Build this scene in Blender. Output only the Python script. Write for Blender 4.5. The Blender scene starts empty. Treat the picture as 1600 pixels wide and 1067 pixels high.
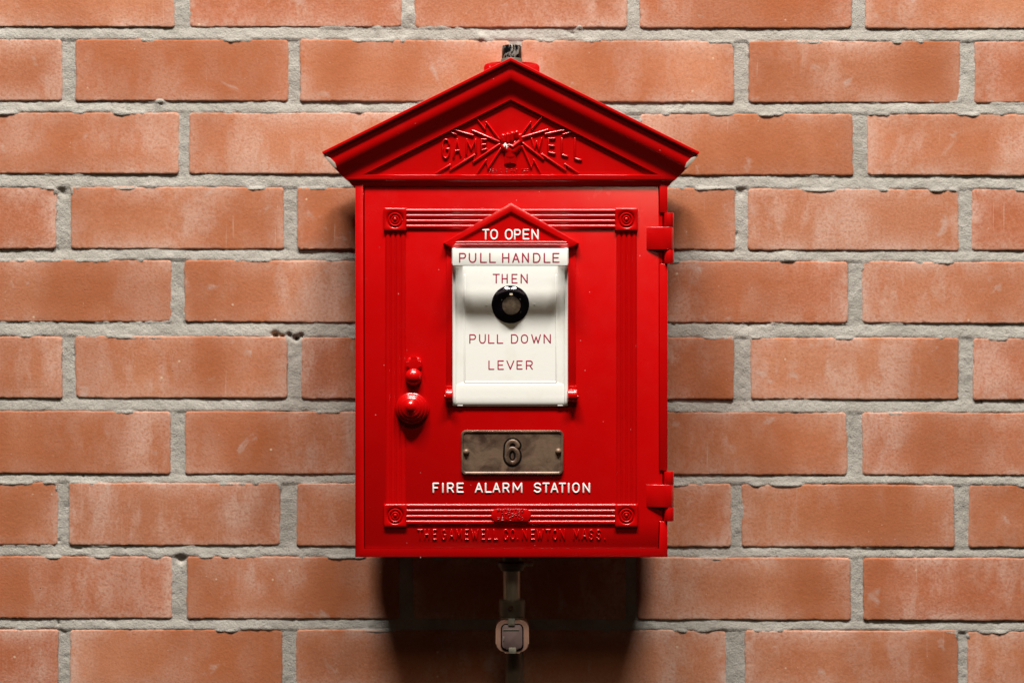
import bpy, bmesh, math, random
import numpy as np
from mathutils import Vector

random.seed(7)
rng = np.random.default_rng(11)
scene = bpy.context.scene
COL = scene.collection

# ------------------------------------------------------------------ camera, world, lamps
DIST = 1.6                       # camera to wall, metres
K = 0.58e-3                      # metres per photo pixel on the wall plane
cam_data = bpy.data.cameras.new('camera')
cam = bpy.data.objects.new('camera', cam_data)
COL.objects.link(cam)
cam.location = (0, -DIST, 0)
cam.rotation_euler = (math.radians(90), 0, 0)
cam_data.sensor_width = 36
cam_data.lens = 36 * DIST / (1600 * K)
cam_data.clip_start = 0.05
cam_data.clip_end = 100
cam_data.dof.use_dof = True
cam_data.dof.focus_distance = DIST - 0.12
cam_data.dof.aperture_fstop = 5.0
scene.camera = cam

world = bpy.data.worlds.new('World')
scene.world = world
world.use_nodes = True
bg = world.node_tree.nodes['Background']
bg.inputs['Color'].default_value = (1.0, 0.70, 0.44, 1)
bg.inputs['Strength'].default_value = 0.017

def area(name, loc, target, sx, sy, power, color):
    l = bpy.data.lights.new(name, 'AREA')
    l.shape = 'RECTANGLE'
    l.size, l.size_y = sx, sy
    l.energy = power
    l.color = color
    o = bpy.data.objects.new(name, l)
    COL.objects.link(o)
    o.location = loc
    d = Vector(target) - Vector(loc)
    o.rotation_euler = d.to_track_quat('-Z', 'Y').to_euler()
    return o
LC = (1.0, 0.965, 0.91)
area('tube_lamp', (-0.63, -1.42, 3.45), (-0.05, 0, 0), 1.12, 0.24, 194, LC)
area('tube_lamp', (0.63, -1.42, 3.45), (0.05, 0, 0), 1.12, 0.24, 194, LC)
area('ceiling_lamp', (0.2, -3.3, 2.9), (0, 0, 0), 0.8, 0.6, 18, (1.0, 0.78, 0.55))
for (x, y, z, e) in [(-2.4, -3.4, 1.3, 0.5), (2.8, -3.3, 1.6, 0.6), (1.2, -3.4, -2.0, 0.4),
                     (-1.0, -3.2, -2.1, 0.4), (3.0, -3.0, -2.2, 0.5)]:
    l = bpy.data.lights.new('room_lamp', 'POINT')
    l.energy = e * 2
    l.shadow_soft_size = 0.055
    l.color = (1.0, 0.85, 0.65)
    o = bpy.data.objects.new('room_lamp', l)
    o.location = (x, y, z)
    COL.objects.link(o)

scene.view_settings.view_transform = 'Standard'
scene.view_settings.look = 'None'
scene.view_settings.gamma = 1
scene.view_settings.exposure = 0
scene.view_settings.use_curve_mapping = False

# ------------------------------------------------------------------ helpers
def S(d):                        # metres per photo pixel at depth d in front of the wall
    return K * (DIST - d) / DIST

def U(px, py, d, ds=None):       # photo pixel -> point at depth d (size taken at depth ds)
    s = S(d if ds is None else ds)
    return Vector(((px - 800) * s, -d, (533.5 - py) * s))

DF = 0.115                       # front plane of the box
PX = S(DF)
def dp(p):                       # p pixels proud of the box front
    return DF + p * PX

class Mat:
    pass
def new_mat(name):
    m = bpy.data.materials.new(name)
    m.use_nodes = True
    nt = m.node_tree
    b = nt.nodes['Principled BSDF']
    return m, nt, b

def N(nt, t, **kw):
    n = nt.nodes.new(t)
    for k, v in kw.items():
        if k in n.inputs:
            n.inputs[k].default_value = v
        else:
            setattr(n, k, v)
    return n

def noise(nt, co, scale, detail=4, rough=0.55, dist=0.0):
    n = N(nt, 'ShaderNodeTexNoise')
    n.inputs['Scale'].default_value = scale
    n.inputs['Detail'].default_value = detail
    n.inputs['Roughness'].default_value = rough
    n.inputs['Distortion'].default_value = dist
    nt.links.new(co, n.inputs['Vector'])
    return n.outputs['Fac']

def ramp(nt, fac, lo, hi, a=0.0, b=1.0):
    n = N(nt, 'ShaderNodeMapRange')
    n.inputs['From Min'].default_value = lo
    n.inputs['From Max'].default_value = hi
    n.inputs['To Min'].default_value = a
    n.inputs['To Max'].default_value = b
    nt.links.new(fac, n.inputs['Value'])
    return n.outputs['Result']

def math_(nt, op, a, b=None):
    n = N(nt, 'ShaderNodeMath', operation=op)
    for i, v in enumerate((a, b)):
        if v is None:
            continue
        if isinstance(v, (int, float)):
            n.inputs[i].default_value = v
        else:
            nt.links.new(v, n.inputs[i])
    return n.outputs[0]

def mixc(nt, fac, a, b, blend='MIX'):
    n = N(nt, 'ShaderNodeMix', data_type='RGBA', blend_type=blend)
    for sock, v in ((n.inputs[0], fac), (n.inputs[6], a), (n.inputs[7], b)):
        if isinstance(v, (int, float)):
            sock.default_value = v
        elif isinstance(v, tuple):
            sock.default_value = (*v, 1)
        else:
            nt.links.new(v, sock)
    return n.outputs[2]

def coords(nt, scale=(1, 1, 1)):
    g = N(nt, 'ShaderNodeNewGeometry')
    m = N(nt, 'ShaderNodeMapping')
    m.inputs['Scale'].default_value = scale
    nt.links.new(g.outputs['Position'], m.inputs['Vector'])
    return m.outputs[0]

def bump(nt, b, h, strength, dist=0.001):
    n = N(nt, 'ShaderNodeBump')
    n.inputs['Strength'].default_value = strength
    n.inputs['Distance'].default_value = dist
    nt.links.new(h, n.inputs['Height'])
    nt.links.new(n.outputs[0], b.inputs['Normal'])

def specks(nt, co, scale, size, thresh):
    v = N(nt, 'ShaderNodeTexVoronoi')
    v.inputs['Scale'].default_value = scale
    nt.links.new(co, v.inputs['Vector'])
    near = ramp(nt, v.outputs['Distance'], size, size * 0.6)
    sep = N(nt, 'ShaderNodeSeparateColor')
    nt.links.new(v.outputs['Color'], sep.inputs[0])
    pick = ramp(nt, sep.outputs[0], thresh, thresh + 0.01)
    return math_(nt, 'MULTIPLY', near, pick)

# --- red gloss paint
def make_red(name, wear=1.0):
    m, nt, b = new_mat(name)
    co = coords(nt)
    n1 = noise(nt, co, 9, 3)
    col = mixc(nt, ramp(nt, n1, 0.35, 0.65), (0.47, 0.0003, 0.0008), (0.51, 0.0004, 0.0010))
    sp = specks(nt, co, 105, 0.055, 0.90)
    sp2 = specks(nt, co, 260, 0.10, 0.965)
    sp = math_(nt, 'MAXIMUM', sp, sp2)
    col = mixc(nt, math_(nt, 'MULTIPLY', sp, 0.75 * wear), col, (0.75, 0.42, 0.38))
    nt.links.new(col, b.inputs['Base Color'])
    r = ramp(nt, noise(nt, co, 60, 4), 0.3, 0.7, 0.21, 0.28)
    nt.links.new(r, b.inputs['Roughness'])
    b.inputs['Specular IOR Level'].default_value = 0.5
    b.inputs['Coat Weight'].default_value = 0.35
    b.inputs['Coat Roughness'].default_value = 0.19
    h = noise(nt, co, 480, 3)
    bump(nt, b, h, 0.07, 0.0005)
    return m
RED = make_red('red_enamel')

def make_white(name, base, rough=0.3):
    m, nt, b = new_mat(name)
    co = coords(nt)
    n = noise(nt, co, 45, 5)
    col = mixc(nt, ramp(nt, n, 0.55, 0.8, 0, 0.35), base, (base[0] * .8, base[1] * .74, base[2] * .62))
    nt.links.new(col, b.inputs['Base Color'])
    b.inputs['Roughness'].default_value = rough
    bump(nt, b, noise(nt, co, 300, 3), 0.06, 0.0005)
    return m
WHITE = make_white('ivory_enamel', (0.92, 0.915, 0.86), 0.28)
LETTER_WHITE = make_white('white_letter_paint', (0.88, 0.87, 0.85), 0.45)

m, nt, b = new_mat('crimson_letter_paint')
b.inputs['Base Color'].default_value = (0.37, 0.004, 0.050, 1)
b.inputs['Roughness'].default_value = 0.6
CRIMSON = m

m, nt, b = new_mat('black_glass')
b.inputs['Base Color'].default_value = (0.006, 0.004, 0.008, 1)
b.inputs['Roughness'].default_value = 0.04
b.inputs['Specular IOR Level'].default_value = 0.75
BLACK_GLASS = m

m, nt, b = new_mat('painted_brown_reflection')  # brown that paints the surroundings reflected in the boss
co = coords(nt)
col = mixc(nt, ramp(nt, noise(nt, co, 400, 4, 0.6), 0.35, 0.7), (0.07, 0.048, 0.032), (0.15, 0.11, 0.075))
nt.links.new(col, b.inputs['Base Color'])
b.inputs['Roughness'].default_value = 0.3
BOSS_REFLECTION = m

m, nt, b = new_mat('aged_bronze')
co = coords(nt)
n = noise(nt, co, 55, 6, 0.6, 0.8)
n2 = noise(nt, co, 160, 4, 0.6)
col = mixc(nt, ramp(nt, n, 0.36, 0.62), (0.075, 0.040, 0.028), (0.20, 0.13, 0.083))
col = mixc(nt, ramp(nt, n2, 0.5, 0.8, 0, 0.6), col, (0.26, 0.14, 0.10))
nt.links.new(col, b.inputs['Base Color'])
b.inputs['Metallic'].default_value = 0.35
nt.links.new(ramp(nt, n, 0.3, 0.7, 0.34, 0.55), b.inputs['Roughness'])
cs = coords(nt, (1, 1, 1))
bump(nt, b, math_(nt, 'ADD', noise(nt, cs, 500, 4), noise(nt, co, 120, 2)), 0.2, 0.0006)
BRONZE = m

m, nt, b = new_mat('black_recess_paint')
b.inputs['Base Color'].default_value = (0.006, 0.004, 0.003, 1)
b.inputs['Roughness'].default_value = 0.9
b.inputs['Specular IOR Level'].default_value = 0.05
DARK = m

m, nt, b = new_mat('galvanised_steel')
co = coords(nt, (1, 1, 0.25))
n = noise(nt, co, 260, 4)
col = mixc(nt, ramp(nt, n, 0.3, 0.7), (0.40, 0.36, 0.29), (0.62, 0.57, 0.48))
nt.links.new(col, b.inputs['Base Color'])
b.inputs['Metallic'].default_value = 0.2
b.inputs['Roughness'].default_value = 0.36
bump(nt, b, n, 0.2, 0.0006)
STEEL = m

m, nt, b = new_mat('dark_cast_iron')
co = coords(nt)
n = noise(nt, co, 220, 4)
nt.links.new(mixc(nt, n, (0.09, 0.08, 0.06), (0.17, 0.15, 0.11)), b.inputs['Base Color'])
b.inputs['Roughness'].default_value = 0.45
bump(nt, b, n, 0.4, 0.001)
IRON = m

m, nt, b = new_mat('chipped_black_lacquer')
co = coords(nt, (1, 1, 0.45))
n = noise(nt, co, 170, 5, 0.7, 1.2)
f = ramp(nt, n, 0.57, 0.60)
nt.links.new(mixc(nt, f, (0.008, 0.008, 0.008), (0.42, 0.38, 0.34)), b.inputs['Base Color'])
b.inputs['Metallic'].default_value = 0.4
b.inputs['Roughness'].default_value = 0.2
bump(nt, b, f, 0.3, 0.0005)
LACQUER = m

def plain(name, c, rough=0.5, metal=0.0, ns=200):
    m, nt, b = new_mat(name)
    co = coords(nt)
    n = noise(nt, co, ns, 4)
    nt.links.new(mixc(nt, n, tuple(v * 0.75 for v in c), tuple(min(1, v * 1.2) for v in c)), b.inputs['Base Color'])
    b.inputs['Roughness'].default_value = rough
    b.inputs['Metallic'].default_value = metal
    bump(nt, b, n, 0.15, 0.0006)
    return m
PINK_CAST = plain('pinkish_cast_metal', (0.27, 0.145, 0.10), 0.55)
MAUVE_PLATE = plain('mauve_grey_plate', (0.12, 0.075, 0.068), 0.6)
DULL = plain('dull_grimy_steel', (0.17, 0.14, 0.10), 0.6)
EAVE_GLARE = plain('painted_wall_glare', (0.40, 0.33, 0.27), 0.4, 0.1, 120)  # pale tone that paints wall glare onto the eave ends
CHIP_AND_GLARE = plain('chipped_primer_and_glare', (0.80, 0.70, 0.68), 0.3, 0.0)  # primer flecks, and the glare painted on the fist

m, nt, b = new_mat('low_bounce_dark_red')  # roof top darkened to cut the red bounce onto the wall
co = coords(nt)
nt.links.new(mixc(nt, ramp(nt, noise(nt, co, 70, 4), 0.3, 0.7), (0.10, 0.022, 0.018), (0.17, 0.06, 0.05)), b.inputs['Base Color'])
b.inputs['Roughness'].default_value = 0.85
LOW_BOUNCE_RED = m

# --- brick
m, nt, b = new_mat('fired_clay_brick')
at = N(nt, 'ShaderNodeAttribute', attribute_name='tone')
sep = N(nt, 'ShaderNodeSeparateColor')
nt.links.new(at.outputs['Color'], sep.inputs[0])
tone, edge, shift = sep.outputs[0], sep.outputs[1], sep.outputs[2]
g = N(nt, 'ShaderNodeNewGeometry')
cmb = N(nt, 'ShaderNodeCombineXYZ')
nt.links.new(math_(nt, 'MULTIPLY', shift, 7.0), cmb.inputs[1])
va = N(nt, 'ShaderNodeVectorMath', operation='ADD')
nt.links.new(g.outputs['Position'], va.inputs[0])
nt.links.new(cmb.outputs[0], va.inputs[1])
co = va.outputs[0]
mp = N(nt, 'ShaderNodeMapping')
mp.inputs['Scale'].default_value = (1, 1, 0.35)
nt.links.new(co, mp.inputs['Vector'])
cv = mp.outputs[0]
big = noise(nt, co, 14, 5, 0.55, 0.4)
streak = noise(nt, cv, 34, 4, 0.5, 0.3)
fine = noise(nt, co, 420, 5, 0.7)
grain = noise(nt, co, 900, 3, 0.7)
c = mixc(nt, ramp(nt, big, 0.32, 0.68), (0.45, 0.145, 0.060), (0.54, 0.225, 0.118))
c = mixc(nt, ramp(nt, streak, 0.42, 0.66, 0, 0.55), c, (0.53, 0.225, 0.130))
c = mixc(nt, ramp(nt, tone, 0, 1, 0.0, 0.5), c, (0.53, 0.205, 0.105))
c = mixc(nt, ramp(nt, shift, 0.55, 1.0, 0.0, 0.55), c, (0.43, 0.105, 0.045))
c = mixc(nt, ramp(nt, math_(nt, 'FRACT', math_(nt, 'MULTIPLY', tone, 7.3)), 0.6, 1.0, 0.0, 0.4), c, (0.36, 0.125, 0.062))
# pale lime bloom: wandering patches plus a rim at the brick's edges
bloom = math_(nt, 'MULTIPLY', ramp(nt, noise(nt, cv, 26, 7, 0.66, 0.2), 0.45, 0.57), ramp(nt, noise(nt, co, 9, 3, 0.6), 0.43, 0.54))
rim = math_(nt, 'MULTIPLY', ramp(nt, edge, 0.0, 0.75), ramp(nt, noise(nt, co, 26, 5, 0.65, 0.6), 0.36, 0.58))
bl = math_(nt, 'MAXIMUM', math_(nt, 'MULTIPLY', bloom, 0.72), math_(nt, 'MULTIPLY', rim, 0.85))
bl = math_(nt, 'MULTIPLY', bl, ramp(nt, fine, 0.38, 0.56, 0.35, 1.0))
c = mixc(nt, bl, c, (0.64, 0.43, 0.35))
c = mixc(nt, ramp(nt, fine, 0.45, 0.68, 0.0, 0.40), c, (0.62, 0.31, 0.20))
c = mixc(nt, ramp(nt, fine, 0.28, 0.45, 0.35, 0.0), c, (0.33, 0.085, 0.03))
c = mixc(nt, ramp(nt, noise(nt, cv, 7, 3), 0.38, 0.56, 0.75, 0.0), c, (0.37, 0.105, 0.034))
c = mixc(nt, ramp(nt, grain, 0.25, 0.5, 0.35, 0.0), c, (0.25, 0.07, 0.03))
wash = math_(nt, 'MULTIPLY', ramp(nt, noise(nt, co, 34, 5, 0.6, 0.5), 0.64, 0.74), 0.45)
c = mixc(nt, wash, c, (0.58, 0.50, 0.45))
s1 = specks(nt, co, 60, 0.075, 0.80)
s2 = specks(nt, co, 170, 0.10, 0.86)
c = mixc(nt, math_(nt, 'MULTIPLY', s1, 0.8), c, (0.72, 0.55, 0.38))
c = mixc(nt, math_(nt, 'MULTIPLY', s2, 0.55), c, (0.70, 0.50, 0.36))
pit = specks(nt, co, 75, 0.05, 0.93)
c = mixc(nt, math_(nt, 'MULTIPLY', pit, 0.7), c, (0.14, 0.05, 0.03))
# fine hairline scratches
scr = N(nt, 'ShaderNodeMapping')
scr.inputs['Scale'].default_value = (1, 1, 0.03)
nt.links.new(co, scr.inputs['Vector'])
sn = noise(nt, scr.outputs[0], 420, 2, 0.5)
sc = math_(nt, 'MULTIPLY', ramp(nt, sn, 0.70, 0.74), ramp(nt, noise(nt, co, 11, 2), 0.5, 0.6))
c = mixc(nt, math_(nt, 'MULTIPLY', sc, 0.35), c, (0.66, 0.48, 0.38))
nt.links.new(c, b.inputs['Base Color'])
b.inputs['Roughness'].default_value = 0.88
b.inputs['Specular IOR Level'].default_value = 0.25
h = math_(nt, 'ADD', math_(nt, 'MULTIPLY', fine, 0.55), math_(nt, 'MULTIPLY', grain, 0.3))
h = math_(nt, 'ADD', h, math_(nt, 'MULTIPLY', noise(nt, co, 60, 3), 0.5))
h = math_(nt, 'SUBTRACT', h, math_(nt, 'MULTIPLY', pit, 0.8))
bump(nt, b, h, 0.8, 0.0007)
BRICK = m

m, nt, b = new_mat('sandy_mortar')
co = coords(nt)
n1 = noise(nt, co, 40, 4)
n2 = noise(nt, co, 520, 4, 0.7)
n3 = noise(nt, co, 1100, 2, 0.6)
c = mixc(nt, ramp(nt, n1, 0.3, 0.7), (0.36, 0.332, 0.292), (0.485, 0.455, 0.41))
c = mixc(nt, ramp(nt, n2, 0.25, 0.5, 0.45, 0.0), c, (0.20, 0.185, 0.15))
c = mixc(nt, ramp(nt, n3, 0.55, 0.75, 0.0, 0.4), c, (0.58, 0.57, 0.52))
nt.links.new(c, b.inputs['Base Color'])
b.inputs['Roughness'].default_value = 0.95
b.inputs['Specular IOR Level'].default_value = 0.1
bump(nt, b, math_(nt, 'ADD', n2, math_(nt, 'MULTIPLY', n3, 0.6)), 0.75, 0.0012)
MORTAR = m

# ------------------------------------------------------------------ object helpers
def empty(name, loc, label, cat):
    o = bpy.data.objects.new(name, None)
    COL.objects.link(o)
    o.location = loc
    o.empty_display_size = 0.05
    o['label'] = label
    o['category'] = cat
    return o

def root_of(o):
    while o.parent:
        o = o.parent
    return o

def link(name, bm, mats, parent, smooth=35, label=None):
    bmesh.ops.recalc_face_normals(bm, faces=bm.faces[:])
    me = bpy.data.meshes.new(name)
    if parent is not None:
        off = -root_of(parent).location
        bmesh.ops.translate(bm, verts=bm.verts[:], vec=off)
    bm.to_mesh(me)
    bm.free()
    for mt in (mats if isinstance(mats, (list, tuple)) else [mats]):
        me.materials.append(mt)
    me.shade_smooth()
    me.set_sharp_from_angle(angle=math.radians(smooth))
    o = bpy.data.objects.new(name, me)
    COL.objects.link(o)
    if parent is not None:
        o.parent = parent
    if label:
        o['label'] = label
    return o

def prism(bm, pts, d0, d1, bev=0.0, seg=2, ds=None, mi=0):
    """outline in photo pixels, extruded from depth d0 (back) to d1 (front); only the front rim is rounded"""
    ds = d1 if ds is None else ds
    n = len(pts)
    fr = [bm.verts.new(U(x, y, d1, ds)) for x, y in pts]
    bk = [bm.verts.new(U(x, y, d0, ds)) for x, y in pts]
    ff = bm.faces.new(fr)
    bf = bm.faces.new(bk[::-1])
    fs = [ff, bf]
    for i in range(n):
        fs.append(bm.faces.new([fr[i], bk[i], bk[(i + 1) % n], fr[(i + 1) % n]]))
    for f in fs:
        f.material_index = mi
    if bev > 0:
        es = list(ff.edges)
        bmesh.ops.bevel(bm, geom=es, offset=bev * PX, segments=seg, profile=0.5, affect='EDGES', clamp_overlap=True)

def rect(x0, y0, x1, y1):
    return [(x0, y0), (x0, y1), (x1, y1), (x1, y0)]

def rrect(x0, y0, x1, y1, r, n=6):
    out = []
    for cx, cy, a0 in ((x0 + r, y0 + r, 180), (x1 - r, y0 + r, 270), (x1 - r, y1 - r, 0), (x0 + r, y1 - r, 90)):
        for i in range(n + 1):
            a = math.radians(a0 + 90 * i / n)
            out.append((cx + r * math.cos(a), cy + r * math.sin(a)))
    return out

def rings(bm, loops, cap_first=False, cap_last=True, mi=0):
    """stitch closed loops of world points"""
    vv = [[bm.verts.new(p) for p in lp] for lp in loops]
    n = len(vv[0])
    for a, c in zip(vv, vv[1:]):
        for i in range(n):
            f = bm.faces.new([a[i], a[(i + 1) % n], c[(i + 1) % n], c[i]])
            f.material_index = mi
    if cap_first:
        bm.faces.new(vv[0][::-1]).material_index = mi
    if cap_last:
        bm.faces.new(vv[-1]).material_index = mi
    return vv

def capsule(bm, p, q, r, h, d, levels=3, r2=None, n=5, mi=0):
    """domed ridge between two photo points, r px wide each side, h px proud of depth d"""
    r2 = r if r2 is None else r2
    dx, dy = q[0] - p[0], q[1] - p[1]
    L = math.hypot(dx, dy)
    a = math.atan2(dy, dx) if L > 1e-6 else 0.0
    loops = []
    for k in range(-1, levels):
        t = max(0, k) / levels * math.pi / 2 * 0.97
        s, hh = math.cos(t), math.sin(t) * h
        if k == -1:
            hh = -0.8
        lp = []
        for (c, rr, a0) in ((q, r2, a - math.pi / 2), (p, r, a + math.pi / 2)):
            for i in range(n + 1):
                an = a0 + math.pi * i / n
                lp.append(U(c[0] + rr * s * math.cos(an), c[1] + rr * s * math.sin(an), d + hh * PX, d))
        loops.append(lp)
    # top
    lp = []
    for (c, a0) in ((q, a - math.pi / 2), (p, a + math.pi / 2)):
        for i in range(n + 1):
            an = a0 + math.pi * i / n
            lp.append(U(c[0] + 0.12 * r * math.cos(an), c[1] + 0.12 * r * math.sin(an), d + h * PX, d))
    loops.append(lp)
    rings(bm, loops, mi=mi)

def arc(cx, cy, rx, ry, a0, a1, n=8):
    return [(cx + rx * math.cos(math.radians(a0 + (a1 - a0) * i / n)), cy + ry * math.sin(math.radians(a0 + (a1 - a0) * i / n))) for i in range(n + 1)]

# stroke alphabet in a unit box, y down
GL = {
 'A': [[(0, 1), (.5, 0), (1, 1)], [(.2, .66), (.8, .66)]],
 'B': [[(0, 1), (0, 0), (.6, 0)] + arc(.6, .25, .35, .25, -90, 90) + [(0, .5)], [(0, 1), (.65, 1)] + arc(.65, .75, .35, .25, 90, -90) + [(.5, .5)]],
 'C': [arc(.5, .28, .5, .28, 0, -180) + arc(.5, .72, .5, .28, 180, 0)],
 'D': [[(0, 0), (0, 1), (.5, 1)] + arc(.5, .5, .5, .5, 90, -90) + [(0, 0)]],
 'E': [[(1, 0), (0, 0), (0, 1), (1, 1)], [(0, .5), (.85, .5)]],
 'F': [[(1, 0), (0, 0), (0, 1)], [(0, .5), (.8, .5)]],
 'G': [arc(.5, .28, .5, .28, 0, -180) + arc(.5, .72, .5, .28, 180, 0) + [(1, .52), (.6, .52)]],
 'H': [[(0, 0), (0, 1)], [(1, 0), (1, 1)], [(0, .5), (1, .5)]],
 'I': [[(.5, 0), (.5, 1)]],
 'K': [[(0, 0), (0, 1)], [(1, 0), (0, .6)], [(.35, .42), (1, 1)]],
 'L': [[(0, 0), (0, 1), (1, 1)]],
 'M': [[(0, 1), (0.04, 0), (.5, .75), (.96, 0), (1, 1)]],
 'N': [[(0, 1), (0, 0), (1, 1), (1, 0)]],
 'O': [arc(.5, .38, .5, .38, 180, 360) + arc(.5, .62, .5, .38, 0, 180) + [(0, .38)]],
 'P': [[(0, 1), (0, 0), (.65, 0)] + arc(.65, .27, .35, .27, -90, 90) + [(0, .54)]],
 'R': [[(0, 1), (0, 0), (.65, 0)] + arc(.65, .27, .35, .27, -90, 90) + [(0, .54)], [(.55, .54), (1, 1)]],
 'S': [arc(.5, .25, .47, .25, -20, -180) + arc(.5, .25, .47, .25, 180, 90) + arc(.5, .75, .5, .25, -90, 0) + arc(.5, .75, .5, .25, 0, 160)],
 'T': [[(0, 0), (1, 0)], [(.5, 0), (.5, 1)]],
 'U': [[(0, 0), (0, .62)] + arc(.5, .62, .5, .38, 180, 0) + [(1, 0)]],
 'V': [[(0, 0), (.5, 1), (1, 0)]],
 'W': [[(0, 0), (.27, 1), (.5, .25), (.73, 1), (1, 0)]],
 'Y': [[(0, 0), (.5, .5), (1, 0)], [(.5, .5), (.5, 1)]],
 '.': [[(.5, 1), (.5, 1)]],
}
def letter(bm, ch, x0, y0, x1, y1, r, h, d, levels=3, n=4, slant=0.0):
    """x0..x1, y0..y1 are the outer limits of the drawn letter"""
    for st in GL[ch]:
        pts = [(x0 + r + u * (x1 - x0 - 2 * r), y0 + r + v * (y1 - y0 - 2 * r) + slant * (u - .5) * v) for u, v in st]
        for p, q in zip(pts, pts[1:]):
            capsule(bm, p, q, r, h, d, levels=levels, n=n)

def text_boxes(bm, word, boxes, ox, sc, y0, y1, r, h, d, **kw):
    for ch, (a, c) in zip(word, boxes):
        letter(bm, ch, ox + a / sc, y0 + random.uniform(-.2, .2), ox + c / sc, y1 + random.uniform(-.2, .2), r, h, d, **kw)

def text_even(bm, word, x0, x1, y0, y1, r, h, d, fill=0.68, **kw):
    p = (x1 - x0) / len(word)
    for i, ch in enumerate(word):
        if ch != ' ':
            a = x0 + p * i
            letter(bm, ch, a, y0, a + p * fill, y1, r, h, d, **kw)

def lathe(bm, cx, cy, prof, d, n=40, ex=1.0, cap=True, off=(0, 0), mi=0):
    """prof = [(radius px, height px over d)] outer to inner, facing the camera"""
    loops = []
    r0 = prof[0][0]
    for r, h in prof:
        k = 1 - r / r0
        loops.append([U(cx + off[0] * k + r * math.cos(2 * math.pi * i / n), cy + off[1] * k + r * ex * math.sin(2 * math.pi * i / n), d + h * PX, d) for i in range(n)])
    rings(bm, loops, cap_last=cap, mi=mi)

def tube_v(bm, cx, y0, y1, r, d, n=32, bev=1.0, caps=True, r1=None):
    """upright round bar centred at depth d"""
    s = S(d)
    r1 = r if r1 is None else r1
    c = U(cx, y0, d)
    e = U(cx, y1, d)
    lv = [(c.z, (r - bev) * s), (c.z - bev * s * .3, (r - bev * .3) * s), (c.z - bev * s, r * s), (e.z + bev * s, r1 * s), (e.z + bev * s * .3, (r1 - bev * .3) * s), (e.z, (r1 - bev) * s)]
    loops = [[Vector((c.x + rr * math.cos(2 * math.pi * i / n), -d + rr * math.sin(2 * math.pi * i / n), z)) for i in range(n)] for z, rr in lv]
    rings(bm, loops, cap_first=caps, cap_last=caps)

def tube_h(bm, x0, x1, cy, r, d, n=28, bev=1.0):
    s = S(d)
    a, e = U(x0, cy, d), U(x1, cy, d)
    lv = [(a.x, (r - bev) * s), (a.x + bev * .3 * s, (r - .3 * bev) * s), (a.x + bev * s, r * s), (e.x - bev * s, r * s), (e.x - bev * .3 * s, (r - .3 * bev) * s), (e.x, (r - bev) * s)]
    loops = [[Vector((x, -d + rr * math.cos(2 * math.pi * i / n), a.z + rr * math.sin(2 * math.pi * i / n))) for i in range(n)] for x, rr in lv]
    rings(bm, loops, cap_first=True, cap_last=True)

def vnoise(X, Y, scale, seed, octaves=3):
    """value noise with numpy; X, Y arrays in px"""
    out = np.zeros_like(X)
    amp, tot = 1.0, 0.0
    for o in range(octaves):
        r = np.random.default_rng(seed + o * 17)
        tab = r.random((257, 257)) * 2 - 1
        u = X / scale + 100.0
        v = Y / scale + 100.0
        i, j = np.floor(u).astype(int), np.floor(v).astype(int)
        fu, fv = u - i, v - j
        fu, fv = fu * fu * (3 - 2 * fu), fv * fv * (3 - 2 * fv)
        i, j = i % 256, j % 256
        out += amp * ((tab[i, j] * (1 - fu) + tab[i + 1, j] * fu) * (1 - fv) + (tab[i, j + 1] * (1 - fu) + tab[i + 1, j + 1] * fu) * fv)
        tot += amp
        amp *= 0.5
        scale *= 0.5
    return out / tot

# ------------------------------------------------------------------ brick wall
wall = empty('brick_wall', U(800, 1500, 0), 'running bond wall of orange red bricks with rough grey mortar, lime stained', 'wall')
wall['kind'] = 'thing'

ROWS = [  # top, bottom, joints (end of one brick, start of the next)
 (-53, 43.5, [(272, 296), (627, 648), (979.5, 1000), (1331, 1352)]),
 (63.5, 159.5, [(97, 118), (450, 469), (797, 815), (1147, 1170), (1500, 1523)]),
 (177.5, 273, [(279, 296), (627, 648), (978, 1000), (1332, 1355)]),
 (294, 390, [(88, 111), (443, 465), (795, 815), (1148, 1169), (1498, 1519)]),
 (408, 504, [(267, 288), (620, 640), (970, 992), (1325, 1348)]),
 (527, 623, [(97, 118), (449, 471), (798, 820), (1146, 1173), (1498, 1521)]),
 (643.5, 741, [(266, 290), (620, 640), (970, 990), (1323, 1348)]),
 (755.5, 853, [(90, 108), (438, 464), (797, 815), (1142, 1159), (1491, 1514)]),
 (870, 967, [(268, 292), (624, 646), (977, 996), (1329, 1349)]),
 (984, 1080, [(91, 110), (441, 463), (797, 817), (1134, 1164), (1496, 1512)]),
]
for k in range(3):
    ROWS.append((1099 + 115 * k, 1195 + 115 * k, [(x + 176 * (k % 2 == 0), x + 20 + 176 * (k % 2 == 0)) for x in (91, 441, 797, 1147, 1497)]))
    ROWS.insert(0, (-168 - 115 * k, -72 - 115 * k, [(x - 176 * (k % 2), x + 20 - 176 * (k % 2)) for x in (97, 449, 797, 1147, 1498)]))
XL, XR = -620, 2220
bricks = []     # x0, y0, x1, y1, tilt
for (t, bt, js) in ROWS:
    js = list(js)
    while js[0][0] > XL + 200:
        js.insert(0, (js[0][0] - 352, js[0][1] - 352))
    while js[-1][1] < XR - 200:
        js.append((js[-1][0] + 352, js[-1][1] + 352))
    xs = [XL] + [v for j in js for v in j] + [XR]
    for i in range(0, len(xs), 2):
        bricks.append((xs[i], t, xs[i + 1], bt))
def sag(x):          # courses drop slightly to the right
    return 1.6 * (x - 800) / 800

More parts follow.
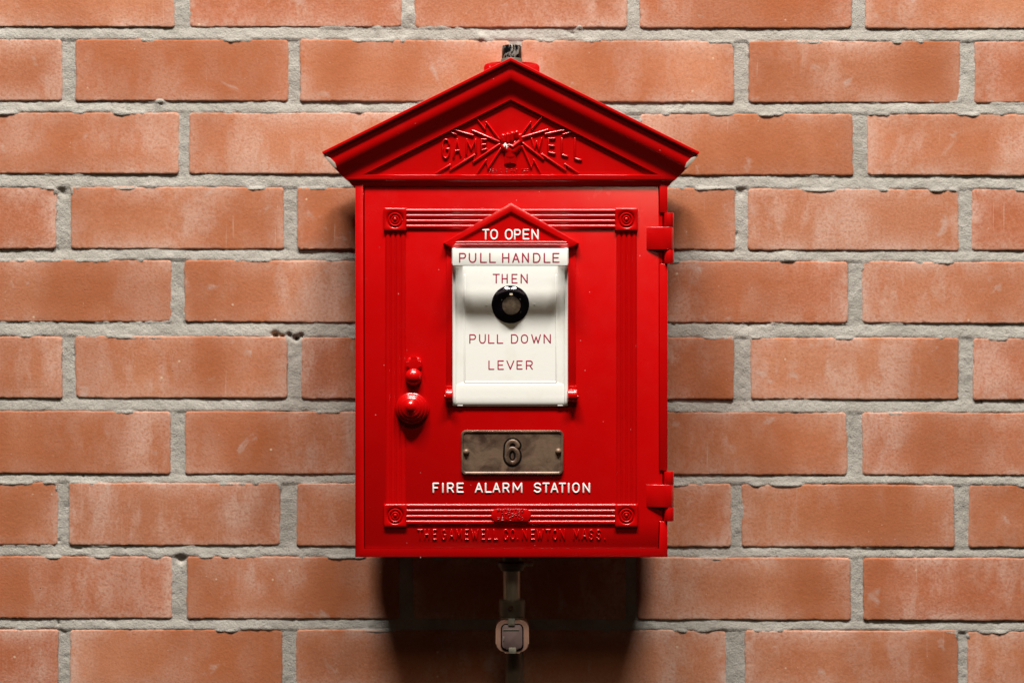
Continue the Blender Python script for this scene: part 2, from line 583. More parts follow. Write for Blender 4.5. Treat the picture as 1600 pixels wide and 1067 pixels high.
bm = bmesh.new()
tone_l = bm.loops.layers.float_color.new('tone')
for bi, (x0, y0, x1, y1) in enumerate(bricks):
    tone, shift = random.random(), random.random()
    tx, ty, base = random.uniform(-.0006, .0006), random.uniform(-.0004, .0004), random.uniform(0, .0004)
    j0, j1, j2, j3 = [random.uniform(-1.1, 1.1) for _ in range(4)]
    step = 3.0
    cx, cy = (x0 + x1) / 2, (y0 + y1) / 2
    per = []
    r = 3.0
    for (a, c_) in (((x0 + r, y0), (x1 - r, y0)), ((x1, y0 + r), (x1, y1 - r)), ((x1 - r, y1), (x0 + r, y1)), ((x0, y1 - r), (x0, y0 + r))):
        L = math.hypot(c_[0] - a[0], c_[1] - a[1])
        n = max(2, int(L / step))
        for i in range(n + 1):
            per.append((a[0] + (c_[0] - a[0]) * i / n, a[1] + (c_[1] - a[1]) * i / n))
    P = np.array(per)
    wob = vnoise(P[:, 0], P[:, 1], 9, 31 + bi, 3) * 1.1 + vnoise(P[:, 0], P[:, 1], 60, 77 + bi, 2) * 1.3
    nick = vnoise(P[:, 0], P[:, 1], 14, 501 + bi, 2)
    wob -= np.clip(nick - 0.55, 0, 1) * 2.5
    def ring(inset, d, k):
        out = []
        for (px, py), w in zip(per, wob):
            u, v = (px - cx) / ((x1 - x0) / 2), (py - cy) / ((y1 - y0) / 2)
            ex = max(-1, min(1, u)) ** 9
            ey = max(-1, min(1, v)) ** 9
            # straight inset towards the middle
            qx = px - math.copysign(min(abs(px - cx), inset - w * k), px - cx) * (1 if abs(abs(px - cx) - (x1 - x0) / 2) < r + .01 + 1e-6 else 0)
            qy = py - math.copysign(min(abs(py - cy), inset - w * k), py - cy) * (1 if abs(abs(py - cy) - (y1 - y0) / 2) < r + .01 else 0)
            qy += (j0 * (1 - u) + j1 * (1 + u)) / 4 + sag(px)
            dd = d + base + tx * u + ty * v
            out.append(U(qx, qy, dd, 0))
        return out
    def ring2(inset, d, k):      # scaled inset rings that stay well formed
        out = []
        hx, hy = (x1 - x0) / 2, (y1 - y0) / 2
        for (px, py), w in zip(per, wob):
            f = inset - w * k
            u, v = (px - cx) / hx, (py - cy) / hy
            qx = cx + u * (hx - f)
            qy = cy + v * (hy - f) + (j0 * (1 - u) + j1 * (1 + u)) / 4 + sag(px)
            out.append(U(qx, qy, d + base + tx * u + ty * v, 0))
        return out
    spec = [(-.6, -.012, 1, 1), (-.2, -.0018, 1, 1), (.1, -.0004, 1, 1), (.8, -.00005, .9, 1), (3.0, 0, .6, .9), (8, 0.00005, .3, .65), (16, 0.0001, 0, .35), (34, 0.0001, 0, 0)]
    vv = [[bm.verts.new(p) for p in ring2(i, d, k)] for (i, d, k, e) in spec]
    n = len(per)
    for a in range(len(spec) - 1):
        for i in range(n):
            f = bm.faces.new([vv[a][i], vv[a][(i + 1) % n], vv[a + 1][(i + 1) % n], vv[a + 1][i]])
            es = (spec[a][3], spec[a][3], spec[a + 1][3], spec[a + 1][3])
            for lp, e in zip(f.loops, es):
                lp[tone_l] = (tone, e, shift, 1)
    f = bm.faces.new(vv[-1])
    for lp in f.loops:
        lp[tone_l] = (tone, 0, shift, 1)
link('bricks', bm, BRICK, wall, 40)

# mortar: one displaced sheet behind and between the bricks
nx, nz = 1000, 660
xs = np.linspace(-420, 2020, nx)
ys = np.linspace(-330, 1400, nz)
XX, YY = np.meshgrid(xs, ys)
XX = XX + rng.uniform(-.35, .35, XX.shape)
YYs = YY - 1.6 * (XX - 800) / 800
H = np.full(XX.shape, -0.0009)
edges_t = sorted((r[0], r[1]) for r in ROWS)
# bed joints
for (a, c_) in zip(edges_t, edges_t[1:]):
    lo, hi = a[1], c_[0]
    msk = (YYs >= lo) & (YYs <= hi)
    t = np.clip((YYs - lo) / (hi - lo), 0, 1)
    prof = -0.0013 + 0.0012 * np.clip(t * 1.3, 0, 1) ** 0.7 + 0.0004 * vnoise(XX, YYs, 80, 55, 2)
    H = np.where(msk, prof, H)
ins = np.full(XX.shape, -1.0)
top_in = np.zeros(XX.shape)
for (x0, y0, x1, y1) in bricks:
    ix = (xs > x0 - 2) & (xs < x1 + 2)
    iy = (ys > y0 - 6) & (ys < y1 + 6)
    if not ix.any() or not iy.any():
        continue
    sub = np.ix_(iy, ix)
    X_, Y_ = XX[sub], YYs[sub]
    s = np.minimum(np.minimum(X_ - x0, x1 - X_), np.minimum(Y_ - y0, y1 - Y_))
    better = s > ins[sub]
    ins[sub] = np.where(better, s, ins[sub])
    top_in[sub] = np.where(better, (Y_ - y0 < 12).astype(float), top_in[sub])
inside = ins > 0
smear = np.clip(vnoise(XX, YYs, 40, 901, 4) - 0.02, 0, 1) * 0.0080 * (0.25 + 0.75 * top_in) * np.exp(-np.clip(ins, 0, 99) / 7)
H = np.where(inside, -0.0009 - np.minimum(ins, 5) * 0.00016 - np.clip(ins - 5, 0, 99) * 0.0008 + smear, H)
H = H + vnoise(XX, YYs, 30, 301, 3) * 0.0006 + vnoise(XX, YYs, 6, 401, 3) * 0.00045
for (gx, gy, gr, gh) in [(628, 68, 7, .0024), (613, 66, 5, .002), (590, 40, 9, .0016), (640, 22, 10, .0012), (752, 60, 6, .002), (235, 300, 12, .0018),
                         (190, 182, 9, .0018), (250, 158, 6, .002), (118, 350, 5, .0018), (1300, 470, 7, .0014), (560, 175, 9, .0018), (905, 40, 6, .002), (1230, 406, 14, .0018)]:
    H = H + gh * np.exp(-(((XX - gx) / gr) ** 2 + ((YYs - gy) / gr) ** 2) * (1 + .8 * vnoise(XX, YYs, 5, 71, 2)))
for (gx, gy, gr, gh) in [(430, 524, 4, .009), (441, 527, 3, .007), (452, 524, 3, .006), (463, 529, 3.5, .008), (471, 525, 3, .006), (98, 303, 6, .002), (545 * .5 + 10, 874, 6, .004), (1158, 300, 6, .0015)]:
    H = H - gh * np.exp(-(((XX - gx) / gr) ** 2 + ((YYs - gy) / gr) ** 2))
H = np.where(inside, np.minimum(H, 0.0009 + 0.0003 * vnoise(XX, YYs, 9, 77, 2)), H)
hole = np.clip(vnoise(XX, YYs, 13, 611, 2) - 0.74, 0, 1) * 0.010
H = H - hole * (~inside)
H = np.maximum(H, -0.010)
sx = (XX - 800) * K
sz = (533.5 - YY) * K
wl = wall.location
co_ = np.stack([sx - wl.x, -H - wl.y, sz - wl.z], axis=-1).reshape(-1, 3)
me = bpy.data.meshes.new('mortar')
nf = (nx - 1) * (nz - 1)
me.vertices.add(nx * nz)
me.vertices.foreach_set('co', co_.astype(np.float32).ravel())
idx = np.arange(nx * nz).reshape(nz, nx)
q = np.stack([idx[:-1, :-1], idx[1:, :-1], idx[1:, 1:], idx[:-1, 1:]], axis=-1).reshape(-1)
me.loops.add(nf * 4)
me.loops.foreach_set('vertex_index', q.astype(np.int32))
me.polygons.add(nf)
me.polygons.foreach_set('loop_start', np.arange(0, nf * 4, 4, dtype=np.int32))
me.polygons.foreach_set('loop_total', np.full(nf, 4, dtype=np.int32))
me.update(calc_edges=True)
me.materials.append(MORTAR)
me.shade_smooth()
o = bpy.data.objects.new('mortar', me)
COL.objects.link(o)
o.parent = wall

# ------------------------------------------------------------------ the alarm box
box = empty('fire_alarm_box', U(799, 870, 0.0), 'glossy red gabled cast metal fire alarm box mounted on the brick wall', 'fire alarm')
D0 = 0.018           # back of the box

# housing: deep tray, then the rim with gaps for the hinges
bm = bmesh.new()
dm = dp(-17)
prism(bm, [(555, 289), (555, 870), (1043, 870), (1043, 289), (1037, 289), (1037, 858), (568, 858), (568, 289)], D0, dm, 0, ds=DF)
prism(bm, rect(568.3, 289, 1036.7, 857.7), D0 + .002, dp(-22), 0, ds=DF)
prism(bm, [(555, 289), (555, 870), (1043, 870), (1043, 814), (1030.5, 814), (1030.5, 857.5), (568, 857.5), (568, 289)], dm, dp(0), 0.9)
prism(bm, rect(1030.5, 412, 1043, 735), dm, dp(0), 0.9)
prism(bm, rect(1030.5, 289, 1043, 332.5), dm, dp(0), 0.9)
housing = link('housing', bm, RED, box, 40)

# mounting lug behind the peak and its foot behind the bottom edge
bm = bmesh.new()
pts = [(756, 150), (756, 106)] + arc(768, 105, 12, 7, 180, 270, 5) + [(775, 97.2), (799, 96), (824, 97.2)] + arc(831, 105, 12, 7, 270, 360, 5) + [(843, 106), (843, 150)]
prism(bm, pts, 0.004, 0.030, 1.2)
link('mounting_lug', bm, RED, box, 40)

# gable
CX = 798
SL = (238.5 - 92) / (CX - 504)
sil = [(0, 504), (5.1, 506), (14, 515), (23, 521), (31.3, 524.5), (40, 527), (48.4, 532), (55.2, 537), (60, 541)]
def xl(v):
    for (a, xa), (c_, xc) in zip(sil, sil[1:]):
        if v <= c_:
            return xa + (xc - xa) * (v - a) / (c_ - a)
    return sil[-1][1]
prof = [(0, 20.3), (.35, 21.4), (1.1, 22), (4.8, 22), (5.6, 21.6), (6.0, 20.6), (6.6, 17.6), (8.5, 16.4), (12, 16.1), (17, 16.4), (21, 16.6), (25, 16.4), (29, 15.8), (33, 14.6), (37, 12.7), (41, 10.4), (45, 8.2), (49, 6.4), (52, 5.4), (55.2, 4.6)]
bm = bmesh.new()
ds = dp(10)
rows = []
for v, p in prof:
    x = xl(v)
    yL = 238.5 - (x - 504) * SL + v
    xr = 2 * CX - x
    rows.append(([U(x, yL, dp(p), ds), U(CX, 92 + v, dp(p), ds), U(xr, yL, dp(p), ds)],
                 [U(x, yL, D0, ds), U(xr, yL, D0, ds)]))
vs = [([bm.verts.new(a) for a in r[0]], [bm.verts.new(a) for a in r[1]]) for r in rows]
for (f0, b0), (f1, b1) in zip(vs, vs[1:]):
    bm.faces.new([f0[0], f0[1], f1[1], f1[0]])
    bm.faces.new([f0[1], f0[2], f1[2], f1[1]])
    bm.faces.new([f0[0], f1[0], b1[0], b0[0]])
    bm.faces.new([f0[2], b0[1], b1[1], f1[2]])
pk = bm.verts.new(U(CX, 92, D0, ds))
f0, b0 = vs[0]
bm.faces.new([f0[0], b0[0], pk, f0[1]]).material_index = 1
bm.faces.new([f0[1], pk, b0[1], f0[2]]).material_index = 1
# flat frame round the sunken triangle
dfr = dp(4.6)
o3 = [(537, 277.3), (CX, 147.2), (2 * CX - 537, 277.3)]
o3v = [vs[-1][0][0], vs[-1][0][1], vs[-1][0][2]]
low = [bm.verts.new(U(x, 279.2, dfr, ds)) for x in (539.5, 2 * CX - 539.5)]
hole = [(565.6, 273.4), (CX, 155.0), (2 * CX - 565.6, 273.4)]
hr = [(566.5, 272.9), (CX, 155.8), (2 * CX - 566.5, 272.9)]
hv = [bm.verts.new(U(x, y, dfr, ds)) for x, y in hole]
hv1 = [bm.verts.new(U(x, y, dp(4.0), ds)) for x, y in hr]
hv2 = [bm.verts.new(U(x, y, dp(-1), ds)) for x, y in hr]
bm.faces.new([o3v[0], o3v[1], hv[1], hv[0]])
bm.faces.new([o3v[1], o3v[2], hv[2], hv[1]])
bm.faces.new([o3v[0], hv[0], hv[2], o3v[2], low[1], low[0]])
for A, B in ((hv, hv1), (hv1, hv2)):
    for i in range(3):
        j = (i + 1) % 3
        bm.faces.new([A[i], A[j], B[j], B[i]])
# bed moulding under the gable
bed = [(539.5, 279.2, 4.6), (540.5, 280.0, 4.0), (541.5, 280.8, 2.2), (544, 282.6, 0.6), (546.5, 285.5, -0.8), (548.5, 288.4, -1.6), (551, 290, -2.0), (551, 290.4, -9), (553, 293, -9.5)]
pv = None
for (x, y, p) in bed:
    if pv is None:
        cur = (low[0], low[1], bm.verts.new(U(x, y, D0, ds)), bm.verts.new(U(2 * CX - x, y, D0, ds)))
    else:
        cur = (bm.verts.new(U(x, y, dp(p), ds)), bm.verts.new(U(2 * CX - x, y, dp(p), ds)), bm.verts.new(U(x, y, D0, ds)), bm.verts.new(U(2 * CX - x, y, D0, ds)))
        bm.faces.new([pv[0], pv[1], cur[1], cur[0]])
        bm.faces.new([pv[0], cur[0], cur[2], pv[2]])
        bm.faces.new([pv[1], pv[3], cur[3], cur[1]])
    pv = cur
bm.faces.new([pv[0], pv[1], pv[3], pv[2]])
gable = link('gable', bm, [RED, LOW_BOUNCE_RED], box, 28)

bm = bmesh.new()
dt = dp(0)
prism(bm, [(548, 277), (CX, 148), (2 * CX - 548, 277)], dp(-3), dt, 0, ds=ds)
link('tympanum', bm, RED, gable, 40)

for sgn in (-1, 1):
    bm = bmesh.new()
    pts = [(504.6, 242.5), (512, 251), (522, 262.5), (525.5, 262), (523, 254), (516, 247)]
    if sgn > 0:
        pts = [(2 * CX - x, y) for x, y in pts][::-1]
    prism(bm, pts, 0.06, dp(19.5), 0.3, ds=dp(19.5))
    link('eave_end', bm, EAVE_GLARE, gable, 40, label='end of the %s eave, coloured pale as wall glare' % ('left' if sgn < 0 else 'right'))

# emblem letters
bm = bmesh.new()
for ch, x0, y0, x1, y1 in [('G', 690, 216.5, 703.5, 249), ('A', 707, 216.5, 721.5, 246.5), ('M', 727, 216.5, 745.5, 242), ('E', 750.5, 216.5, 761.5, 236),
                           ('W', 829, 215, 848, 236), ('E', 855, 215, 868.5, 241), ('L', 876, 215, 888, 245), ('L', 896.5, 215, 909.5, 251)]:
    letter(bm, ch, x0, y0, x1, y1, 1.75, 2.6, dt, levels=3, n=5, slant=(-2.5 if x0 < 800 else 2.5))
text_even(bm, 'REG.U.S.PAT.OFF.', 765, 831, 264.2, 270, 0.42, 0.9, dt, fill=0.75, levels=2, n=3)
link('raised_lettering', bm, RED, gable, 50)

bm = bmesh.new()
bolts = [
 [(742.3, 182.2), (757.7, 202.5), (760, 191.3), (780.5, 218.7)],
 [(699, 205), (712.6, 210.6), (710.6, 203.5), (739, 212), (738, 204.3), (779.7, 222)],
 [(681.4, 271), (703.3, 258), (703.3, 266), (741.5, 242.5), (740, 253.5), (780.5, 226)],
 [(745.6, 271), (759.4, 250.6), (762.6, 264), (782, 233.4)],
 [(848, 182), (830.9, 202.3), (829.3, 191), (813.8, 212.2)],
 [(896, 205.7), (879.6, 210.6), (883.7, 203.2), (852, 209.8), (856, 203.2), (815.4, 215.5)],
 [(904, 271), (882.9, 257), (883.7, 266.5), (847, 241.7), (848.7, 249), (817, 224.4)],
 [(844.7, 271), (834, 250.6), (830, 262.4), (816.2, 229.3)],
]
for bl in bolts:
    n = len(bl)
    for i, (p, q) in enumerate(zip(bl, bl[1:])):
        if i % 2:
            capsule(bm, p, q, 1.0, 1.8, dt)
        else:
            capsule(bm, p, q, 1.3 + 0.4 * i / 2, 2.8, dt, r2=2.0 + 0.3 * i / 2)
link('lightning_bolts', bm, RED, gable, 50)

# fist in relief: continuous height surface
fx = np.arange(776, 822, 0.42)
fy = np.arange(198, 268, 0.42)
FX, FY = np.meshgrid(fx, fy)
def lobe(ax, ay, bx, by, r0, r1, h0, h1):
    dx, dy = bx - ax, by - ay
    L2 = dx * dx + dy * dy + 1e-9
    t = np.clip(((FX - ax) * dx + (FY - ay) * dy) / L2, 0, 1)
    dist = np.hypot(FX - (ax + t * dx), FY - (ay + t * dy))
    r = r0 + (r1 - r0) * t
    h = h0 + (h1 - h0) * t
    k = 1 - (dist / r) ** 2
    return np.where(k > 0, h * np.sqrt(np.clip(k, 0, 1)), -2.0)
HF = np.full(FX.shape, -2.0)
for args in [
 (786.3, 213, 786.8, 222, 4.1, 4.2, 9.5, 8.5), (793, 211.3, 793.3, 222.5, 4.2, 4.2, 11.2, 10), (800.3, 209.5, 800.2, 219.5, 4.3, 4.1, 12, 10.5),
 (807.3, 208, 807.6, 215, 3.9, 3.8, 11.5, 9.5), (812.3, 212, 813.2, 221, 3.3, 3.8, 9, 8.5),
 (813, 221, 801, 230.5, 4.4, 4.6, 8.5, 10.5), (801, 230, 795, 227, 4.6, 3.2, 10.5, 10),
 (790, 230, 795, 234, 8.3, 9, 9, 8.5), (806, 229, 801, 235, 9.6, 9, 7.5, 8.5), (797.5, 236, 797.5, 243, 10.5, 9, 8.2, 7.2),
 (797.5, 243, 797.3, 257, 9.2, 9.6, 6.5, 4.6)]:
    HF = np.maximum(HF, lobe(*args))
# the wrist is cut on an upward arc
cut = FY > 262 - 6.5 * np.sqrt(np.clip(1 - ((FX - 797.5) / 11.5) ** 2, 0, 1))
HF = np.where(cut & (FY > 250), -2.0, HF)
k5 = np.pad(HF, 1, mode='edge')
HF = 0.5 * HF + 0.125 * (k5[:-2, 1:-1] + k5[2:, 1:-1] + k5[1:-1, :-2] + k5[1:-1, 2:])
bm = bmesh.new()
gv = [[None] * len(fx) for _ in fy]
for j in range(len(fy)):
    for i in range(len(fx)):
        if HF[max(0, j - 1):j + 2, max(0, i - 1):i + 2].max() > -1.9:
            gv[j][i] = bm.verts.new(U(fx[i], fy[j], dt + HF[j, i] * PX * 0.72, dt))
for j in range(len(fy) - 1):
    for i in range(len(fx) - 1):
        q4 = [gv[j][i], gv[j + 1][i], gv[j + 1][i + 1], gv[j][i + 1]]
        if all(q4):
            f = bm.faces.new(q4)
            x, y = fx[i], fy[j]
            w = math.sin(x * 1.9) * .8 + math.sin(y * 2.3 + 1) * .7
            if (786 + w * .5 < x < 793.5 + w and 226.2 < y < 229.0 + w) or (790.8 < x < 793 + w * .3 and 229 < y < 232 + w):
                f.material_index = 1  # pale patch on the palm: a bright reflection put into the colour
link('fist_emblem', bm, [RED, CHIP_AND_GLARE], gable, 60)

# ------------------------------------------------------------------ door
bm = bmesh.new()
dd = dp(-2.4)
DOORPTS = [(569.6, 292), (569.6, 856.3), (1029, 856.3), (1029, 812.5), (1035.3, 812.5), (1035.3, 736.5), (1029, 736.5),
           (1029, 410.5), (1035.3, 410.5), (1035.3, 334.5), (1029, 334.5), (1029, 292)]
prism(bm, DOORPTS, dp(-14), dd, 0.6)
door = link('door', bm, RED, box, 40)

def flutes(bm, x0, y0, x1, y1, n, horiz):
    for i in range(n):
        t = (i + .5) / n
        if horiz:
            y = y0 + (y1 - y0) * t
            w = (y1 - y0) / n
            lo = [(-.47, 0), (-.44, 1.6), (-.3, 2.6), (-.1, 3.0), (.1, 2.8), (.28, 2.1), (.40, 1.0), (.45, 0)]
            loops = [U(x0, y + a * w, dd + h * PX, dd) for a, h in lo], [U(x1, y + a * w, dd + h * PX, dd) for a, h in lo]
        else:
            x = x0 + (x1 - x0) * t
            w = (x1 - x0) / n
            lo = [(-.46, 0), (-.42, .8), (-.28, 1.6), (0, 2.0), (.28, 1.6), (.42, .8), (.46, 0)]
            loops = [U(x + a * w, y0, dd + h * PX, dd) for a, h in lo], [U(x + a * w, y1, dd + h * PX, dd) for a, h in lo]
        A = [bm.verts.new(p) for p in loops[0]]
        B = [bm.verts.new(p) for p in loops[1]]
        for k in range(len(A) - 1):
            bm.faces.new([A[k], B[k], B[k + 1], A[k + 1]])
        bm.faces.new(A)
        bm.faces.new(B[::-1])
for args in ((635.2, 326.3, 961, 359, 4, True), (635.2, 786.5, 961, 820.5, 4, True), (602, 361, 634, 787, 4, False), (963, 361, 995, 787, 4, False)):
    bm = bmesh.new()
    flutes(bm, *args)
    # backing strip
    prism(bm, rect(*args[:4]), dd - 2 * PX, dd + 0.5 * PX, 0, ds=dd)
    link('fluted_moulding', bm, RED, door, 60)

for cx, cy in ((617.5, 343.3), (978.5, 343.3), (617.8, 804.7), (978.5, 804.7)):
    bm = bmesh.new()
    h0 = 17.7
    n = 48
    loops = []
    def sq(hw, h, rr=0.8):
        out = []
        for i in range(n):
            a = 2 * math.pi * i / n
            c_, s_ = math.cos(a), math.sin(a)
            k = hw / max(abs(c_), abs(s_))
            out.append(U(cx + k * c_, cy + k * s_, dd + h * PX, dd))
        return out
    # snap corners: n=48 gives samples exactly at 45 degrees
    loops += [sq(17.7, -1), sq(17.7, 3.6), sq(17.3, 4.4), sq(16.6, 4.7)]
    for r, h in [(14.0, 4.7), (13.4, 4.3), (12.6, 2.9), (11.8, 2.5), (11.2, 3.2), (10.2, 4.9), (9.2, 5.0), (8.3, 4.2), (7.6, 2.9), (6.8, 2.9), (6.2, 4.2), (5.3, 5.2), (4.4, 5.0), (3.7, 3.5), (3.2, 3.4), (2.6, 5.6), (1.3, 6.4)]:
        loops.append([U(cx + r * math.cos(2 * math.pi * i / n), cy + r * math.sin(2 * math.pi * i / n), dd + h * PX, dd) for i in range(n)])
    rings(bm, loops)
    link('corner_rosette', bm, RED, door, 42)

# oval maker's badge on the lower moulding
bm = bmesh.new()
pts = arc(781, 804.5, 13.5, 12, 125, 235, 10) + arc(816, 804.5, 13.5, 12, -55, 55, 10)
prism(bm, pts, dd, dd + 4.4 * PX, 0.6, ds=dd)
db = dd + 4.4 * PX
text_even(bm, 'PATENTED', 777, 820, 794.3, 799.8, 0.42, 0.9, db, fill=0.72, levels=2, n=3)
text_even(bm, 'OTHERS', 783, 815, 801.3, 806.3, 0.42, 0.9, db, fill=0.72, levels=2, n=3)
text_even(bm, 'PENDING', 777, 820, 807.8, 812.8, 0.42, 0.9, db, fill=0.72, levels=2, n=3)
link('oval_badge', bm, RED, door, 50)

bm = bmesh.new()
text_boxes(bm, 'THEGAMEWELLCO.NEWTONMASS.',
  [(58, 105), (112, 156), (178, 214), (246, 288), (306, 350), (360, 412), (428, 464), (478, 540), (556, 592), (604, 640), (652, 692), (730, 772), (784, 828), (836, 852), (876, 922), (942, 982), (988, 1046), (1060, 1102), (1114, 1158), (1170, 1216), (1276, 1330), (1342, 1390), (1398, 1438), (1456, 1496), (1516, 1534)],
  640, 5, 826, 843, 1.25, 2.0, dd, levels=3, n=5)
link('raised_lettering', bm, RED, door, 50)

bm = bmesh.new()
text_boxes(bm, 'FIREALARMSTATION',
  [(35, 98), (121, 150), (173, 242), (266, 336), (442, 520), (538, 605), (612, 688), (708, 776), (803, 902), (1008, 1082), (1093, 1162), (1170, 1246), (1250, 1318), (1332, 1358), (1378, 1452), (1478, 1552)],
  670, 6.154, 754, 770.3, 1.35, 1.3, dd, levels=3, n=6)
link('white_lettering', bm, LETTER_WHITE, door, 50)

# bronze number plate with a raised 6
bm = bmesh.new()
prism(bm, rrect(720.5, 671.8, 880.2, 741.3, 7.5), dd - 2 * PX, dd + 2.6 * PX, 0, ds=dd)
o1 = rrect(720.5, 671.8, 880.2, 741.3, 7.5)
o2 = rrect(721.6, 672.9, 879.1, 740.2, 6.6)
o3_ = rrect(723.6, 674.9, 877.1, 738.2, 5.2)
o4 = rrect(725.2, 676.5, 875.5, 736.6, 4.2)
rings(bm, [[U(x, y, dd + h * PX, dd) for x, y in lp] for lp, h in ((o1, 2.4), (o2, 4.2), (o3_, 4.2), (o4, 2.8))], cap_last=True)
plate = link('number_plate', bm, BRONZE, door, 30, label='aged brown bronze number plate with a riveted rim')
dn = dd + 2.8 * PX
for cx, cy in ((728.5, 706), (872.5, 705)):
    bm = bmesh.new()
    lathe(bm, cx, cy, [(5.0, -1), (5.0, .6), (4.5, 2.3), (3.3, 3.7), (1.6, 4.5), (.3, 4.7)], dn, 20)
    link('rivet', bm, BRONZE, plate, 60)
six = [(808.5, 697.5)] + arc(801, 698, 8.2, 8.2, -15, -180, 10) + arc(800.6, 712.5, 8.6, 11.2, 180, -180, 22)
bm = bmesh.new()
for p, q in zip(six, six[1:]):
    capsule(bm, p, q, 6.3, 0.5, dn, levels=2, n=6, mi=0)
link('numeral_outline', bm, DARK, plate, 60)
bm = bmesh.new()
for p, q in zip(six, six[1:]):
    capsule(bm, p, q, 3.9, 1.5, dn, levels=3, n=6, mi=0)
link('numeral', bm, BRONZE, plate, 60)

# ------------------------------------------------------------------ pull handle assembly
hood_z = 9.5
bm = bmesh.new()
HX = 798.5
# plinth the ivory flap closes on
prism(bm, rect(698, 384, 899, 628), dd - PX, dd + 2.2 * PX, 0.6, ds=dd)
link('flap_plinth', bm, RED, door, 40)
bm = bmesh.new()
dh = dd + hood_z * PX
prism(bm, [(HX, 317.5), (692.5, 380), (694.5, 383.2), (703, 385.8), (710, 387.3), (887, 387.3), (894, 385.8), (902.5, 383.2), (904.5, 380)], dd - PX, dh - 3 * PX, 0.0, ds=dh)
# raised frame
fo = [(HX, 317.5), (692.5, 380), (703, 386), (709, 386.8), (888, 386.8), (894, 386), (904.5, 380)]
fi = [(HX, 331.5), (715, 375.5), (716, 376.2), (720, 376.6), (877, 376.6), (881, 376.2), (882, 375.5)]
loops = []
for k, (src, h) in enumerate(((fo, hood_z - 3), (fo, hood_z - .6))):
    loops.append([U(x, y, dd + h * PX, dh) for x, y in src])
def lerp2(a, c_, t):
    return [(p[0] + (q[0] - p[0]) * t, p[1] + (q[1] - p[1]) * t) for p, q in zip(a, c_)]
loops.append([U(x, y, dd + hood_z * PX, dh) for x, y in lerp2(fo, fi, .10)])
loops.append([U(x, y, dd + hood_z * PX, dh) for x, y in lerp2(fo, fi, .88)])
loops.append([U(x, y, dd + (hood_z - .5) * PX, dh) for x, y in fi])
loops.append([U(x, y, dd + (hood_z - 3.2) * PX, dh) for x, y in fi])
rings(bm, loops)
# ribs along the foot
capsule(bm, (712, 378.6), (885, 378.6), 1.2, 1.6, dh, n=4)
capsule(bm, (710, 382.2), (887, 382.2), 1.2, 1.4, dh, n=4)
hood = link('small_gable_hood', bm, RED, door, 35)
bm = bmesh.new()
text_boxes(bm, 'TOOPEN', [(458, 532), (538, 616), (682, 762), (772, 840), (856, 924), (942, 1016)], 680, 6.275, 358.4, 375.2, 1.3, 1.4, dd + (hood_z - 3.2) * PX, levels=3, n=6)
link('white_lettering', bm, LETTER_WHITE, hood, 50)

flap_d = dd + 2.2 * PX
def fd(p):
    return flap_d + p * PX
bm = bmesh.new()
# back sheet
prism(bm, rect(708, 389, 886, 630), flap_d - PX, fd(2.0), 0, ds=fd(3))
# cheeks: side walls that flare towards the pull bar
def cheek(sg):
    X = lambda x: x if sg < 0 else 2 * 797.2 - x
    prof_ = [(389, 31), (413, 31), (416, 22), (421, 15), (430, 10), (445, 7.4), (475, 6.2), (500, 5.0), (560, 4.6), (600, 4.4), (618, 4.2), (627, 3.9), (632, 2.8), (634, 1.2)]
    L = []
    for y, p in prof_:
        inn = 713.5
        L.append([U(X(707), y, fd(0), fd(5)), U(X(707), y, fd(max(p - 1.2, 0.4)), fd(5)), U(X(708.2), y, fd(p), fd(5)),
                  U(X(711.5), y, fd(p), fd(5)), U(X(713), y, fd(max(p - 1.5, .6)), fd(5)), U(X(716 + min(p, 14) * .12), y, fd(2 + max(0, p - 3) * .28), fd(5)),
                  U(X(723), y, fd(1.9), fd(5))])
    V = [[bm.verts.new(p) for p in r_] for r_ in L]
    for a, c_ in zip(V, V[1:]):
        for i in range(len(a) - 1):
            bm.faces.new([a[i], a[i + 1], c_[i + 1], c_[i]])
    bm.faces.new(V[0])
    bm.faces.new(V[-1][::-1])
cheek(-1)
cheek(1)
# lower lip, rounded over the pivot
lo = [(596, 1.9), (598.5, 2.2), (600, 2.7), (602, 2.9), (612, 2.95), (620, 3.0), (627, 3.0), (631, 2.4), (633.5, 1.4), (634.8, 0), (634.8, -1)]
A = [bm.verts.new(U(713, y, fd(p), fd(5))) for y, p in lo]
B = [bm.verts.new(U(2 * 797.2 - 713, y, fd(p), fd(5))) for y, p in lo]
for k in range(len(A) - 1):
    bm.faces.new([A[k], B[k], B[k + 1], A[k + 1]])
bm.faces.new(A + [bm.verts.new(U(713, 596, fd(0), fd(5)))])
flap = link('handle_flap', bm, WHITE, box, 40, label='ivory enamelled pull down flap lettered in red')
bm = bmesh.new()
prism(bm, rrect(707.2, 388.3, 887.2, 415.4, 1.6, 3), fd(31), fd(35.5), 0.9, 3, ds=fd(35.5))
bar = link('pull_bar', bm, WHITE, flap, 40)
bm = bmesh.new()
text_boxes(bm, 'PULLHANDLE', [(233, 304), (328, 404), (440, 508), (529, 597), (655, 728), (754, 828), (850, 920), (958, 1034), (1063, 1132), (1149, 1220)],
           680, 6.275, 395, 410.8, 1.12, 0.35, fd(35.5), levels=2, n=5)
link('red_lettering', bm, CRIMSON, bar, 60)
bm = bmesh.new()
text_boxes(bm, 'THEN', [(563, 634), (651, 712), (748, 808), (837, 908)], 680, 6.275, 427.8, 443.2, 1.0, 0.35, fd(2), levels=2, n=5)
link('red_lettering', bm, CRIMSON, flap, 60)
bm = bmesh.new()
text_boxes(bm, 'PULLDOWN', [(258, 310), (332, 384), (401, 450), (467, 516), (574, 630), (649, 704), (727, 802), (821, 877)], 680, 4.85, 522, 536.8, 0.95, 0.35, fd(2), levels=2, n=5)
link('red_lettering', bm, CRIMSON, flap, 60)
bm = bmesh.new()
